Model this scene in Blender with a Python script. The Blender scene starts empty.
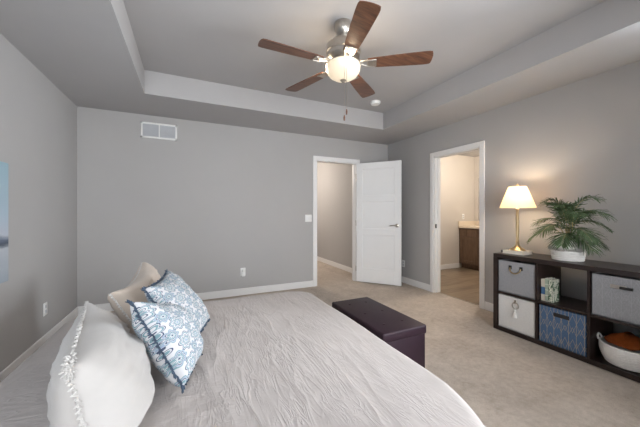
import bpy, bmesh, math, random
from mathutils import Vector, Matrix, noise
random.seed(7)
SC = bpy.context.scene
COL = SC.collection
R = math.radians
PI = math.pi

# ------------------------------------------------------------------ camera, sky, daylight, exposure
cam_d = bpy.data.cameras.new('camera'); cam = bpy.data.objects.new('camera', cam_d); COL.objects.link(cam)
cam_d.sensor_width = 36.0; cam_d.lens = 283.0 / 640.0 * 36.0
cam_d.shift_y = -1.5 / 640.0; cam_d.clip_start = 0.02
cam.location = (0, 0, 1.2); cam.rotation_euler = (R(90), 0, R(-25.0))
SC.camera = cam

W = bpy.data.worlds.new('sky'); SC.world = W; W.use_nodes = True
wn = W.node_tree.nodes; wl = W.node_tree.links
bg = wn['Background']; bg.inputs['Color'].default_value = (0.80, 0.90, 1.0, 1); bg.inputs['Strength'].default_value = 1.0

def area(name, loc, rot, sx, sy, power, col):
    d = bpy.data.lights.new(name, 'AREA'); d.shape = 'RECTANGLE'; d.size = sx; d.size_y = sy
    d.energy = power; d.color = col
    o = bpy.data.objects.new(name, d); COL.objects.link(o); o.location = loc; o.rotation_euler = rot
    return o
def point(name, loc, power, col, r=0.05):
    d = bpy.data.lights.new(name, 'POINT'); d.energy = power; d.color = col; d.shadow_soft_size = r
    o = bpy.data.objects.new(name, d); COL.objects.link(o); o.location = loc
    return o
# daylight entering by the two windows of the wall behind the camera
area('window_daylight_wide', (1.35, -0.62, 1.42), (R(90), 0, 0), 1.7, 1.6, 62, (0.95, 0.975, 1.0))
area('window_daylight_narrow', (-0.62, -0.62, 1.42), (R(90), 0, 0), 0.8, 1.6, 26, (0.95, 0.975, 1.0))
area('window_daylight_side', (3.62, 0.22, 1.56), (R(90), 0, R(90)), 0.95, 1.25, 105, (0.88, 0.94, 1.0))
# lamps of the rooms next door
point('hall_lamp', (1.75, 6.2, 2.2), 42, (1.0, 0.88, 0.76), 0.3)
point('bathroom_lamp', (4.7, 3.1, 2.2), 34, (1.0, 0.89, 0.76), 0.10)

vs = SC.view_settings
vs.view_transform = 'Standard'; vs.look = 'None'; vs.gamma = 1.0; vs.use_curve_mapping = False
vs.exposure = 0.84

# ------------------------------------------------------------------ node helpers
def s2l(c):
    return tuple(((v/255)/12.92 if v/255 <= 0.04045 else ((v/255+0.055)/1.055)**2.4) for v in c) + (1.0,)

class NT:
    def __init__(self, m):
        m.use_nodes = True
        self.t = m.node_tree; self.n = self.t.nodes; self.l = self.t.links
        self.b = self.n['Principled BSDF']; self.out = self.n['Material Output']
    def set(self, sock, v):
        if isinstance(v, bpy.types.NodeSocket): self.l.new(v, sock)
        else: sock.default_value = v
    def m(self, op, a, b=0.0, c=None):
        n = self.n.new('ShaderNodeMath'); n.operation = op
        self.set(n.inputs[0], a); self.set(n.inputs[1], b)
        if c is not None: self.set(n.inputs[2], c)
        return n.outputs[0]
    def coord(self, kind='Object'):
        return self.n.new('ShaderNodeTexCoord').outputs[kind]
    def map(self, v, scale=(1, 1, 1), rot=(0, 0, 0), loc=(0, 0, 0)):
        n = self.n.new('ShaderNodeMapping'); self.l.new(v, n.inputs['Vector'])
        n.inputs['Scale'].default_value = scale; n.inputs['Rotation'].default_value = rot; n.inputs['Location'].default_value = loc
        return n.outputs[0]
    def sep(self, v):
        n = self.n.new('ShaderNodeSeparateXYZ'); self.l.new(v, n.inputs[0]); return n.outputs
    def noise(self, v, scale, detail=3, rough=0.5, dist=0.0):
        n = self.n.new('ShaderNodeTexNoise'); self.l.new(v, n.inputs['Vector'])
        n.inputs['Scale'].default_value = scale; n.inputs['Detail'].default_value = detail
        n.inputs['Roughness'].default_value = rough; n.inputs['Distortion'].default_value = dist
        return n.outputs[0]
    def mix(self, f, a, b):
        n = self.n.new('ShaderNodeMix'); n.data_type = 'RGBA'
        self.set(n.inputs[0], f); self.set(n.inputs[6], a); self.set(n.inputs[7], b)
        return n.outputs[2]
    def ramp(self, f, stops):
        n = self.n.new('ShaderNodeValToRGB'); self.l.new(f, n.inputs[0])
        e = n.color_ramp.elements
        while len(e) < len(stops): e.new(0.5)
        for k, (p, c) in enumerate(stops): e[k].position = p; e[k].color = c
        return n.outputs[0]
    def bump(self, h, strength, dist=0.01):
        n = self.n.new('ShaderNodeBump'); self.l.new(h, n.inputs['Height'])
        n.inputs['Strength'].default_value = strength; n.inputs['Distance'].default_value = dist
        self.l.new(n.outputs[0], self.b.inputs['Normal'])
    def color(self, c): self.set(self.b.inputs['Base Color'], c)

def mat(name, rgb, rough=0.6, metal=0.0, nscale=None, namt=0.06, bscale=None, bamt=0.2, bdist=0.003, spec=0.5, sheen=0.0):
    m = bpy.data.materials.new(name); t = NT(m); c = s2l(rgb)
    t.b.inputs['Roughness'].default_value = rough; t.b.inputs['Metallic'].default_value = metal
    t.b.inputs['Specular IOR Level'].default_value = spec
    if sheen: t.b.inputs['Sheen Weight'].default_value = sheen
    v = t.coord()
    if nscale:
        f = t.noise(v, nscale, 3)
        lo = tuple(x*(1-namt) for x in c[:3]) + (1,); hi = tuple(min(1, x*(1+namt)) for x in c[:3]) + (1,)
        t.color(t.ramp(f, [(0.3, lo), (0.7, hi)]))
    else: t.color(c)
    if bscale: t.bump(t.noise(v, bscale, 2), bamt, bdist)
    return m

M = {}
M['wall'] = mat('wall_paint', (175, 173, 172), 0.75, nscale=2.0, namt=0.015, bscale=220, bamt=0.08, bdist=0.002, spec=0.3)
M['ceil'] = mat('ceiling_paint', (178, 176, 176), 0.85, nscale=3.0, namt=0.015, bscale=150, bamt=0.12, bdist=0.002, spec=0.2)
M['bathwall'] = mat('bathroom_paint', (205, 198, 190), 0.7, nscale=2.0, namt=0.015, bscale=200, bamt=0.06, spec=0.3)
M['trim'] = mat('white_trim_paint', (232, 231, 230), 0.4, nscale=5, namt=0.01)
M['door'] = mat('white_door_paint', (236, 236, 236), 0.42, nscale=5, namt=0.01)
M['plastic'] = mat('white_plastic', (235, 235, 233), 0.35, nscale=20, namt=0.01)
M['ventgrey'] = mat('vent_inside', (190, 192, 196), 0.6, nscale=20, namt=0.03)
M['dark'] = mat('dark_slot', (30, 28, 28), 0.6, nscale=20, namt=0.1)
M['nickel'] = mat('brushed_nickel', (190, 184, 176), 0.28, 1.0, nscale=60, namt=0.05)
M['brass'] = mat('brushed_brass', (198, 176, 138), 0.3, 1.0, nscale=60, namt=0.05)
M['espresso'] = mat('espresso_wood_veneer', (40, 29, 26), 0.33, nscale=14, namt=0.25, spec=0.5)
M['leather'] = mat('dark_plum_faux_leather', (40, 23, 34), 0.5, spec=0.35, nscale=8, namt=0.12, bscale=180, bamt=0.12, bdist=0.002)
M['blackmetal'] = mat('black_metal', (35, 33, 33), 0.4, 0.6, nscale=30, namt=0.1)
M['pillow'] = mat('ivory_linen', (184, 180, 177), 0.9, nscale=9, namt=0.05, bscale=420, bamt=0.25, bdist=0.002, spec=0.15, sheen=0.2)
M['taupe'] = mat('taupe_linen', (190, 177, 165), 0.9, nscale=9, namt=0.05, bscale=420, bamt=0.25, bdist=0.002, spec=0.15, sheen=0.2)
M['fringe_white'] = mat('ivory_frayed_cotton', (200, 197, 194), 0.95, nscale=60, namt=0.08, spec=0.1)
M['fringe_blue'] = mat('slate_blue_cotton_fringe', (70, 82, 98), 0.95, nscale=60, namt=0.3, spec=0.1)
M['bluegrey'] = mat('blue_grey_canvas', (152, 152, 155), 0.9, nscale=60, namt=0.05, bscale=500, bamt=0.3, spec=0.15)
M['whitefab'] = mat('white_canvas', (218, 216, 213), 0.9, nscale=60, namt=0.03, bscale=500, bamt=0.3, spec=0.15)
M['rope'] = mat('white_cotton_rope', (232, 229, 224), 0.9, nscale=40, namt=0.04, spec=0.15)
M['rust'] = mat('rust_orange_knit', (168, 88, 42), 0.95, nscale=30, namt=0.15, bscale=160, bamt=0.6, spec=0.1)
M['soil'] = mat('dark_potting_soil', (52, 42, 36), 0.95, nscale=80, namt=0.4, bscale=120, bamt=0.8)
M['leaf'] = mat('palm_leaf', (76, 94, 64), 0.6, nscale=14, namt=0.4, spec=0.25)
M['leafstem'] = mat('palm_stem', (150, 140, 96), 0.6, nscale=30, namt=0.2)
M['paper'] = mat('paper_pages', (226, 219, 205), 0.9, nscale=200, namt=0.06)
M['counter'] = mat('cream_laminate', (222, 208, 188), 0.35, nscale=90, namt=0.12)
M['mattress'] = mat('mattress_ticking', (205, 203, 200), 0.9, nscale=20, namt=0.03)

def wood(name, dark, light, axis='X', rough=0.4, scale=9):
    m = bpy.data.materials.new(name); t = NT(m); v = t.coord()
    sc = {'X': (1, 12, 12), 'Y': (12, 1, 12), 'Z': (12, 12, 1)}[axis]
    f = t.noise(t.map(v, sc), scale*0.4, 5, 0.6, 0.6)
    t.color(t.ramp(f, [(0.3, s2l(dark)), (0.7, s2l(light))])); t.b.inputs['Roughness'].default_value = rough
    t.bump(f, 0.05, 0.002)
    return m
M['blade'] = wood('walnut_fan_blade', (70, 44, 33), (120, 80, 58), 'X', 0.38)
M['cabinet'] = wood('brown_stained_cabinet_wood', (88, 68, 53), (124, 98, 78), 'Z', 0.45)

def carpet():
    m = bpy.data.materials.new('beige_carpet'); t = NT(m); v = t.coord()
    fine = t.noise(v, 210, 3, 0.7); mid = t.noise(v, 26, 4, 0.65); big = t.noise(v, 3.2, 3, 0.6, 1.0)
    s = t.m('ADD', t.m('MULTIPLY', fine, 0.45), t.m('ADD', t.m('MULTIPLY', mid, 0.35), t.m('MULTIPLY', big, 0.35)))
    t.color(t.ramp(s, [(0.40, s2l((168, 155, 142))), (0.74, s2l((214, 202, 190)))]))
    t.b.inputs['Roughness'].default_value = 1.0; t.b.inputs['Specular IOR Level'].default_value = 0.05
    t.bump(t.m('ADD', fine, t.m('MULTIPLY', mid, 0.8)), 0.7, 0.012)
    return m
M['carpet'] = carpet()

def planks():
    m = bpy.data.materials.new('oak_vinyl_planks'); t = NT(m); v = t.coord()
    n = t.n.new('ShaderNodeTexBrick'); t.l.new(v, n.inputs['Vector'])
    n.inputs['Scale'].default_value = 1.0; n.inputs['Brick Width'].default_value = 1.1; n.inputs['Row Height'].default_value = 0.15
    n.inputs['Mortar Size'].default_value = 0.002
    n.inputs['Color1'].default_value = s2l((138, 120, 100)); n.inputs['Color2'].default_value = s2l((86, 72, 58)); n.inputs['Mortar'].default_value = s2l((70, 54, 40))
    g = t.ramp(t.noise(t.map(v, (1.0, 11, 1)), 2.2, 5, 0.65, 0.8), [(0.38, (0, 0, 0, 1)), (0.68, (1, 1, 1, 1))])
    t.color(t.mix(t.m('MULTIPLY', g, 0.7), n.outputs[0], s2l((160, 142, 120))))
    t.b.inputs['Roughness'].default_value = 0.35
    return m
M['planks'] = planks()

def comforter_mat():
    m = bpy.data.materials.new('grey_crinkled_bedding'); t = NT(m); v = t.coord(); o = t.sep(v)
    def crease(scale, rot, sc, k, dist=0.8):
        n = t.noise(t.map(v, scale, (0, 0, R(rot))), sc, 2, 0.5, dist)
        a = t.m('ABSOLUTE', t.m('SUBTRACT', n, 0.5))
        return t.m('POWER', t.m('SUBTRACT', 1.0, t.m('MINIMUM', t.m('MULTIPLY', a, k), 1.0)), 2.0)
    along_y = t.m('MAXIMUM', crease((15, 2.6, 3), 8, 1.0, 7), crease((26, 4.5, 3), -6, 1.2, 8))
    along_x = t.m('MAXIMUM', crease((3.2, 17, 3), -22, 1.0, 7), crease((6, 30, 3), 12, 1.1, 8))
    fold = crease((5, 1.2, 2), 5, 1.0, 14, 0.4)
    sel = t.m('MINIMUM', t.m('MAXIMUM', t.m('MULTIPLY_ADD', t.m('ADD', o[0], t.m('MULTIPLY', t.noise(v, 2.2, 2), 0.5)), 1.9, 0.0), 0.0), 1.0)
    patch = t.m('MINIMUM', t.m('MAXIMUM', t.m('MULTIPLY_ADD', t.noise(v, 2.6, 2), 4.0, -1.4), 0.15), 1.0)
    calm = t.m('SUBTRACT', 1.0, t.m('MULTIPLY', t.m('MINIMUM', t.m('MAXIMUM', t.m('MULTIPLY_ADD', o[0], 2.2, -1.1), 0.0), 1.0), 0.65))
    cr = t.m('ADD', t.m('MULTIPLY', along_y, sel), t.m('MULTIPLY', along_x, t.m('SUBTRACT', 1.0, t.m('MULTIPLY', sel, 0.8))))
    hgt = t.m('ADD', t.m('MULTIPLY', t.m('MULTIPLY', cr, patch), calm), t.m('ADD', t.m('MULTIPLY', fold, 0.5), t.m('MULTIPLY', t.noise(v, 45, 3), 0.18)))
    t.bump(hgt, 0.38, 0.012)
    c = t.noise(v, 5, 3)
    t.color(t.ramp(c, [(0.3, s2l((178, 171, 168))), (0.7, s2l((185, 178, 175)))]))
    t.b.inputs['Roughness'].default_value = 0.9; t.b.inputs['Specular IOR Level'].default_value = 0.12
    t.b.inputs['Sheen Weight'].default_value = 0.1
    return m
M['comforter'] = comforter_mat()

def mandala():
    """blue medallion print laid on the pillow's own UV"""
    m = bpy.data.materials.new('blue_medallion_print'); t = NT(m)
    uv = t.sep(t.map(t.coord('UV'), (3.3, 4.2, 1), (0, 0, R(6))))
    def cell(offx, offy):
        x = t.m('SUBTRACT', t.m('FRACT', t.m('ADD', uv[0], offx)), 0.5)
        y = t.m('SUBTRACT', t.m('FRACT', t.m('ADD', uv[1], offy)), 0.5)
        r = t.m('SQRT', t.m('ADD', t.m('MULTIPLY', x, x), t.m('MULTIPLY', y, y)))
        return r, t.m('ARCTAN2', y, x)
    def band(a, lo, hi):
        return t.m('MULTIPLY', t.m('GREATER_THAN', a, lo), t.m('LESS_THAN', a, hi))
    r1, th1 = cell(0, 0); r2, th2 = cell(0.5, 0.5)
    p1 = t.m('MULTIPLY_ADD', t.m('ABSOLUTE', t.m('COSINE', t.m('MULTIPLY', th1, 4))), -0.10, r1)
    p2 = t.m('MULTIPLY_ADD', t.m('ABSOLUTE', t.m('COSINE', t.m('MULTIPLY', th2, 4))), -0.09, r2)
    teal = t.m('MAXIMUM', t.m('MAXIMUM', band(p1, 0.03, 0.10), band(p1, 0.225, 0.275)), t.m('MAXIMUM', band(p2, 0.02, 0.09), band(p2, 0.19, 0.225)))
    navy = t.m('MAXIMUM', t.m('MAXIMUM', band(p1, 0.13, 0.155), band(p1, 0.30, 0.33)), t.m('MAXIMUM', band(p2, 0.115, 0.14), band(r2, 0.0, 0.035)))
    sky = t.m('MAXIMUM', band(p2, 0.15, 0.18), band(r1, 0.0, 0.05))
    c = t.mix(teal, s2l((194, 194, 197)), s2l((116, 144, 152)))
    c = t.mix(sky, c, s2l((140, 156, 178)))
    c = t.mix(navy, c, s2l((70, 80, 104)))
    t.color(c); t.b.inputs['Roughness'].default_value = 0.9; t.b.inputs['Specular IOR Level'].default_value = 0.15
    t.bump(t.noise(t.coord(), 500, 1), 0.2, 0.002)
    return m
M['mandala'] = mandala()

def zigzag(name, base, line, w=0.07, amt=1.0):
    m = bpy.data.materials.new(name); t = NT(m); o = t.sep(t.coord())
    u = t.m('DIVIDE', o[1], 0.052)
    fu = t.m('FRACT', u); tri = t.m('ABSOLUTE', t.m('SUBTRACT', fu, 0.5))
    vz = t.m('FRACT', t.m('ADD', t.m('DIVIDE', o[2], 0.10), t.m('MULTIPLY', tri, 1.3)))
    vz2 = t.m('FRACT', t.m('SUBTRACT', t.m('DIVIDE', o[2], 0.155), t.m('MULTIPLY', tri, 1.0)))
    ln = t.m('MAXIMUM', t.m('LESS_THAN', vz, w), t.m('MAXIMUM', t.m('LESS_THAN', fu, w*0.9), t.m('LESS_THAN', vz2, w*0.6)))
    b = t.noise(t.coord(), 90, 2)
    bc = t.ramp(b, [(0.3, s2l(tuple(int(x*0.93) for x in base))), (0.7, s2l(base))])
    t.color(t.mix(t.m('MULTIPLY', ln, amt), bc, s2l(line)))
    t.b.inputs['Roughness'].default_value = 0.85; t.b.inputs['Specular IOR Level'].default_value = 0.15
    return m
M['bluebin'] = zigzag('blue_canvas_with_gold_lines', (86, 110, 140), (180, 162, 136), 0.06, 0.85)
M['greybin'] = zigzag('grey_canvas_with_silver_lines', (150, 150, 153), (176, 176, 178), 0.05, 0.35)

def emis(name, col, strength, base=(240, 235, 225)):
    m = bpy.data.materials.new(name); t = NT(m); t.color(s2l(base))
    f = t.noise(t.coord(), 12, 2)
    t.set(t.b.inputs['Emission Color'], t.ramp(f, [(0.2, col), (0.8, col)])); t.b.inputs['Emission Strength'].default_value = strength
    t.b.inputs['Roughness'].default_value = 0.35
    return m
M['globe'] = emis('lit_frosted_glass', (1.0, 0.82, 0.58, 1), 0.36, (190, 178, 160))
M['bulb'] = emis('lit_bulb', (1.0, 0.78, 0.5, 1), 6.0)
M['vanityglass'] = emis('lit_vanity_glass', (1.0, 0.82, 0.58, 1), 3.0)

def shade_mat():
    m = bpy.data.materials.new('cream_lamp_shade_linen'); t = NT(m)
    d = t.n.new('ShaderNodeBsdfDiffuse'); d.inputs[0].default_value = s2l((240, 230, 214))
    tr = t.n.new('ShaderNodeBsdfTranslucent'); tr.inputs[0].default_value = s2l((246, 232, 208))
    w = t.n.new('ShaderNodeTexWave'); w.inputs['Scale'].default_value = 60
    t.l.new(t.coord(), w.inputs['Vector'])
    mx = t.n.new('ShaderNodeMixShader'); mx.inputs[0].default_value = 0.55
    t.l.new(d.outputs[0], mx.inputs[1]); t.l.new(tr.outputs[0], mx.inputs[2]); t.l.new(mx.outputs[0], t.out.inputs[0])
    return m
M['shade'] = shade_mat()

def mirror_mat():
    m = mat('mirror_glass', (225, 225, 225), 0.03, 1.0, nscale=2, namt=0.01); return m
M['mirror'] = mirror_mat()

def pane_mat():
    m = bpy.data.materials.new('window_glass'); t = NT(m)
    tr = t.n.new('ShaderNodeBsdfTransparent'); gl = t.n.new('ShaderNodeBsdfGlossy'); gl.inputs['Roughness'].default_value = 0.05
    f = t.n.new('ShaderNodeFresnel'); mx = t.n.new('ShaderNodeMixShader')
    t.l.new(f.outputs[0], mx.inputs[0]); t.l.new(tr.outputs[0], mx.inputs[1]); t.l.new(gl.outputs[0], mx.inputs[2]); t.l.new(mx.outputs[0], t.out.inputs[0])
    return m
M['pane'] = pane_mat()

def seascape():
    m = bpy.data.materials.new('printed_seascape'); t = NT(m); v = t.coord(); o = t.sep(v)
    n = t.noise(t.map(v, (1, 1.2, 7)), 2.5, 4, 0.6, 0.4)
    z = t.m('ADD', t.m('DIVIDE', o[2], 0.82), t.m('MULTIPLY', t.m('SUBTRACT', n, 0.5), 0.10))
    t.color(t.ramp(z, [(0.0, s2l((150, 160, 170))), (0.28, s2l((176, 182, 190))), (0.315, s2l((70, 78, 92))), (0.36, s2l((96, 106, 124))),
                       (0.40, s2l((178, 184, 196))), (0.55, s2l((164, 182, 196))), (1.0, s2l((150, 178, 190)))]))
    t.b.inputs['Roughness'].default_value = 0.7
    return m
M['seascape'] = seascape()

def spine(name, base, mark, kind):
    m = bpy.data.materials.new(name); t = NT(m); o = t.sep(t.coord())
    if kind == 'band':
        f = t.m('MULTIPLY', t.m('GREATER_THAN', o[2], 0.06), t.m('LESS_THAN', o[2], 0.125))
    elif kind == 'leafy':
        f = t.m('GREATER_THAN', t.noise(t.map(t.coord(), (1, 1, 0.5)), 46, 2, 0.6, 1.5), 0.53)
    else:
        f = t.m('LESS_THAN', t.m('FRACT', t.m('DIVIDE', o[2], 0.05)), 0.14)
    t.color(t.mix(f, s2l(base), s2l(mark))); t.b.inputs['Roughness'].default_value = 0.6
    return m
M['book_a'] = spine('cream_and_blue_cover', (222, 212, 194), (74, 112, 150), 'band')
M['book_b'] = spine('cream_cover_with_green_leaves', (220, 220, 202), (70, 104, 72), 'leafy')
M['book_c'] = spine('pale_green_lined_cover', (178, 190, 168), (226, 224, 212), 'lines')
M['book_d'] = mat('white_marbled_cover', (222, 214, 204), 0.5, nscale=20, namt=0.08)
M['book_e'] = mat('charcoal_cover', (72, 66, 66), 0.5, nscale=20, namt=0.1)

# ------------------------------------------------------------------ mesh helpers
class MB:
    def __init__(self): self.bm = bmesh.new(); self.uv = None
    def _merge(self, b2, mtx=None):
        if mtx is not None: b2.transform(mtx)
        me = bpy.data.meshes.new('tmp'); b2.to_mesh(me); b2.free(); self.bm.from_mesh(me); bpy.data.meshes.remove(me)
    def box(self, x0, x1, y0, y1, z0, z1, bev=0.0, seg=2, mtx=None):
        b = bmesh.new()
        bmesh.ops.create_cube(b, size=1.0)
        for v in b.verts: v.co = ((x0+x1)/2 + v.co.x*(x1-x0), (y0+y1)/2 + v.co.y*(y1-y0), (z0+z1)/2 + v.co.z*(z1-z0))
        if bev: bmesh.ops.bevel(b, geom=b.edges[:], offset=bev, segments=seg, affect='EDGES', profile=0.5)
        self._merge(b, mtx); return self
    def lathe(self, prof, c=(0, 0, 0), seg=32, mtx=None, lobes=0, amp=0):
        b = bmesh.new(); rings = []
        for r, z in prof:
            ring = []
            for k in range(seg):
                a = 2*PI*k/seg; rr = max(r, 1e-4)*(1+amp*math.cos(lobes*a))
                ring.append(b.verts.new((c[0]+rr*math.cos(a), c[1]+rr*math.sin(a), c[2]+z)))
            rings.append(ring)
        for i in range(len(rings)-1):
            for k in range(seg):
                b.faces.new((rings[i][k], rings[i][(k+1) % seg], rings[i+1][(k+1) % seg], rings[i+1][k]))
        if prof[0][0] < 1e-3 and prof[-1][0] < 1e-3:
            bmesh.ops.remove_doubles(b, verts=b.verts[:], dist=2e-4)
        bmesh.ops.recalc_face_normals(b, faces=b.faces[:])
        self._merge(b, mtx); return self
    def tube(self, pts, rad, seg=8, mtx=None, caps=True):
        b = bmesh.new(); pts = [Vector(p) for p in pts]; rings = []
        n = len(pts)
        for i, p in enumerate(pts):
            d = (pts[min(i+1, n-1)] - pts[max(i-1, 0)]).normalized()
            up = Vector((0, 0, 1)) if abs(d.z) < 0.95 else Vector((1, 0, 0))
            u = d.cross(up).normalized(); w = u.cross(d)
            r = rad[i] if isinstance(rad, (list, tuple)) else rad
            rings.append([b.verts.new(p + u*r*math.cos(2*PI*k/seg) + w*r*math.sin(2*PI*k/seg)) for k in range(seg)])
        for i in range(n-1):
            for k in range(seg):
                b.faces.new((rings[i][k], rings[i][(k+1) % seg], rings[i+1][(k+1) % seg], rings[i+1][k]))
        if caps: b.faces.new(rings[0][::-1]); b.faces.new(rings[-1])
        bmesh.ops.recalc_face_normals(b, faces=b.faces[:])
        self._merge(b, mtx); return self
    def poly(self, pts, h, mtx=None, bev=0.0):
        """outline in XY given thickness h"""
        b = bmesh.new(); vs_ = [b.verts.new((p[0], p[1], 0)) for p in pts]
        f = b.faces.new(vs_); r = bmesh.ops.extrude_face_region(b, geom=[f])
        for g in r['geom']:
            if isinstance(g, bmesh.types.BMVert): g.co.z += h
        bmesh.ops.recalc_face_normals(b, faces=b.faces[:])
        if bev: bmesh.ops.bevel(b, geom=b.edges[:], offset=bev, segments=1, affect='EDGES')
        self._merge(b, mtx); return self
    def build(self, name, m, parent=None, smooth=True, angle=40, loc=None):
        me = bpy.data.meshes.new(name); self.bm.to_mesh(me); self.bm.free()
        me.materials.append(m)
        if smooth and len(me.polygons):
            me.polygons.foreach_set('use_smooth', [True]*len(me.polygons)); me.set_sharp_from_angle(angle=R(angle))
        o = bpy.data.objects.new(name, me); COL.objects.link(o)
        if parent: o.parent = parent
        if loc: o.location = loc
        return o

def tag(o, label, cat, group=None):
    o['label'] = label; o['category'] = cat
    if group: o['group'] = group
    return o
def thing(name, label, cat, loc=(0, 0, 0), rz=0.0, group=None):
    o = bpy.data.objects.new(name, None); COL.objects.link(o); o.location = loc; o.rotation_euler = (0, 0, rz)
    return tag(o, label, cat, group)
def struct(o): o['kind'] = 'structure'; return o
def copy_tree(o, label, loc, rz=0.0):
    c = o.copy(); COL.objects.link(c); c.location = loc; c.rotation_euler = (0, 0, rz); c['label'] = label
    for ch in list(o.children):
        d = ch.copy(); COL.objects.link(d); d.parent = c
        for g in list(ch.children):
            e = g.copy(); COL.objects.link(e); e.parent = d
    return c

# ------------------------------------------------------------------ room shell
XL, XR, YB, YN = -1.17, 3.32, 4.18, -0.33
H, HT = 2.43, 2.675
T = 0.12
TX0, TX1, TY0, TY1 = -0.41, 2.64, 0.42, 3.43     # tray opening
DX0, DX1, DZ = 1.885, 2.645, 2.045               # hall door opening
BY0, BY1, BZ = 2.365, 3.105, 2.02                # bathroom opening
HXR, HYE = 2.92, 7.6                             # hall
BXE, BYB, BYN = 5.8, 4.28, 1.6                   # bathroom

m = MB(); m.box(XL-T, XR+0.06, YN-T, YB+T/2, -0.1, 0); m.box(1.2, HXR+T, YB+T/2, HYE+T, -0.1, 0)
struct(m.build('floor', M['carpet'], smooth=False))
struct(MB().box(XR+0.06, BXE+T, BYN-T, BYB+T, -0.1, 0).build('floor_bathroom', M['planks'], smooth=False))
struct(MB().box(XL-T, XL, YN-T, YB+T, 0, 2.9).build('wall_left', M['wall'], smooth=False))
m = MB(); m.box(XL, DX0, YB, YB+T, 0, 2.9); m.box(DX1, XR+T, YB, YB+T, 0, 2.9); m.box(DX0, DX1, YB, YB+T, DZ, 2.9)
struct(m.build('wall_back', M['wall'], smooth=False))
m = MB(); m.box(XR, XR+T, YN-T, -0.25, 0, 2.9); m.box(XR, XR+T, 0.69, BY0, 0, 2.9); m.box(XR, XR+T, -0.25, 0.69, 0, 0.92); m.box(XR, XR+T, -0.25, 0.69, 2.2, 2.9); m.box(XR, XR+T, BY1, YB, 0, 2.9); m.box(XR, XR+T, BY0, BY1, BZ, 2.9)
struct(m.build('wall_right', M['wall'], smooth=False))
wins = [(0.5, 2.2), (-1.02, -0.22)]; WZ0, WZ1 = 0.62, 2.22
m = MB(); m.box(XL, -1.02, YN-T, YN, 0, 2.9); m.box(-0.22, 0.5, YN-T, YN, 0, 2.9); m.box(2.2, XR, YN-T, YN, 0, 2.9)
for a, b in wins: m.box(a, b, YN-T, YN, 0, WZ0); m.box(a, b, YN-T, YN, WZ1, 2.9)
struct(m.build('wall_front', M['wall'], smooth=False))
for i, (a, b) in enumerate(wins):
    w = MB()
    for q in (a, b): w.box(min(q, q+(0.05 if q == a else -0.05)), max(q, q+(0.05 if q == a else -0.05)), YN-T, YN+0.015, WZ0, WZ1)
    w.box(a, b, YN-T, YN+0.03, WZ0, WZ0+0.05); w.box(a, b, YN-T, YN+0.015, WZ1-0.05, WZ1); w.box(a, b, YN-0.08, YN-0.04, 1.40, 1.44)
    if b-a > 1: w.box((a+b)/2-0.03, (a+b)/2+0.03, YN-T, YN, WZ0, WZ1)
    wo = struct(w.build('window_%d' % (i+1), M['trim'], smooth=False))
    MB().box(a+0.05, b-0.05, YN-0.062, YN-0.058, WZ0+0.05, WZ1-0.05).build('pane', M['pane'], wo, smooth=False)
w = MB()
for q in (-0.25, 0.64): w.box(XR-0.015, XR+T, q, q+0.05, 0.92, 2.2)
w.box(XR-0.03, XR+T, -0.25, 0.69, 0.92, 0.97); w.box(XR-0.015, XR+T, -0.25, 0.69, 2.15, 2.2); w.box(XR+0.04, XR+0.08, -0.25, 0.69, 1.54, 1.58)
wo = struct(w.build('window_3', M['trim'], smooth=False))
MB().box(XR+0.058, XR+0.062, -0.20, 0.64, 0.97, 2.15).build('pane', M['pane'], wo, smooth=False)
# ceiling with its raised tray
m = MB()
m.box(XL, TX0, YN, YB, H, HT+0.1); m.box(TX1, XR, YN, YB, H, HT+0.1)
m.box(TX0, TX1, YN, TY0, H, HT+0.1); m.box(TX0, TX1, TY1, YB, H, HT+0.1)
m.box(TX0, TX1, TY0, TY1, HT, HT+0.1)
struct(m.build('ceiling', M['ceil'], smooth=False))
# hall and bathroom shells
struct(MB().box(HXR, HXR+T, YB+T, HYE, 0, H+0.1).build('wall_hall_right', M['wall'], smooth=False))
struct(MB().box(1.2, 1.2+T, YB+T, HYE, 0, H+0.1).build('wall_hall_left', M['wall'], smooth=False))
struct(MB().box(1.2, HXR+T, HYE, HYE+T, 0, H+0.1).build('wall_hall_back', M['wall'], smooth=False))
struct(MB().box(1.2, HXR+T, YB+T, HYE+T, H, H+0.1).build('ceiling_hall', M['ceil'], smooth=False))
struct(MB().box(XR+T, BXE+T, BYB, BYB+T, 0, H+0.1).build('wall_bathroom_back', M['bathwall'], smooth=False))
struct(MB().box(BXE, BXE+T, BYN, BYB, 0, H+0.1).build('wall_bathroom_right', M['bathwall'], smooth=False))
struct(MB().box(XR+T, BXE+T, BYN-T, BYN, 0, H+0.1).build('wall_bathroom_front', M['bathwall'], smooth=False))
struct(MB().box(XR+T, BXE+T, BYN-T, BYB+T, H, H+0.1).build('ceiling_bathroom', M['ceil'], smooth=False))

# baseboards
BB, BT = 0.10, 0.014
CW, CT = 0.062, 0.016
def bboard(name, *rects):
    m = MB()
    for (x0, x1, y0, y1) in rects: m.box(x0, x1, y0, y1, 0, BB, 0.004, 1)
    return struct(m.build(name, M['trim'], smooth=False))
bboard('baseboard_left', (XL, XL+BT, YN, YB-BT))
bboard('baseboard_back', (XL, DX0-CW, YB-BT, YB), (DX1+CW, XR, YB-BT, YB))
bboard('baseboard_right', (XR-BT, XR, YN, BY0-CW), (XR-BT, XR, BY1+CW, YB-BT))
bboard('baseboard_hall', (HXR-BT, HXR, YB+T+0.02, HYE))
bboard('baseboard_bathroom', (XR+T, 5.30, BYB-BT, BYB))
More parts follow.
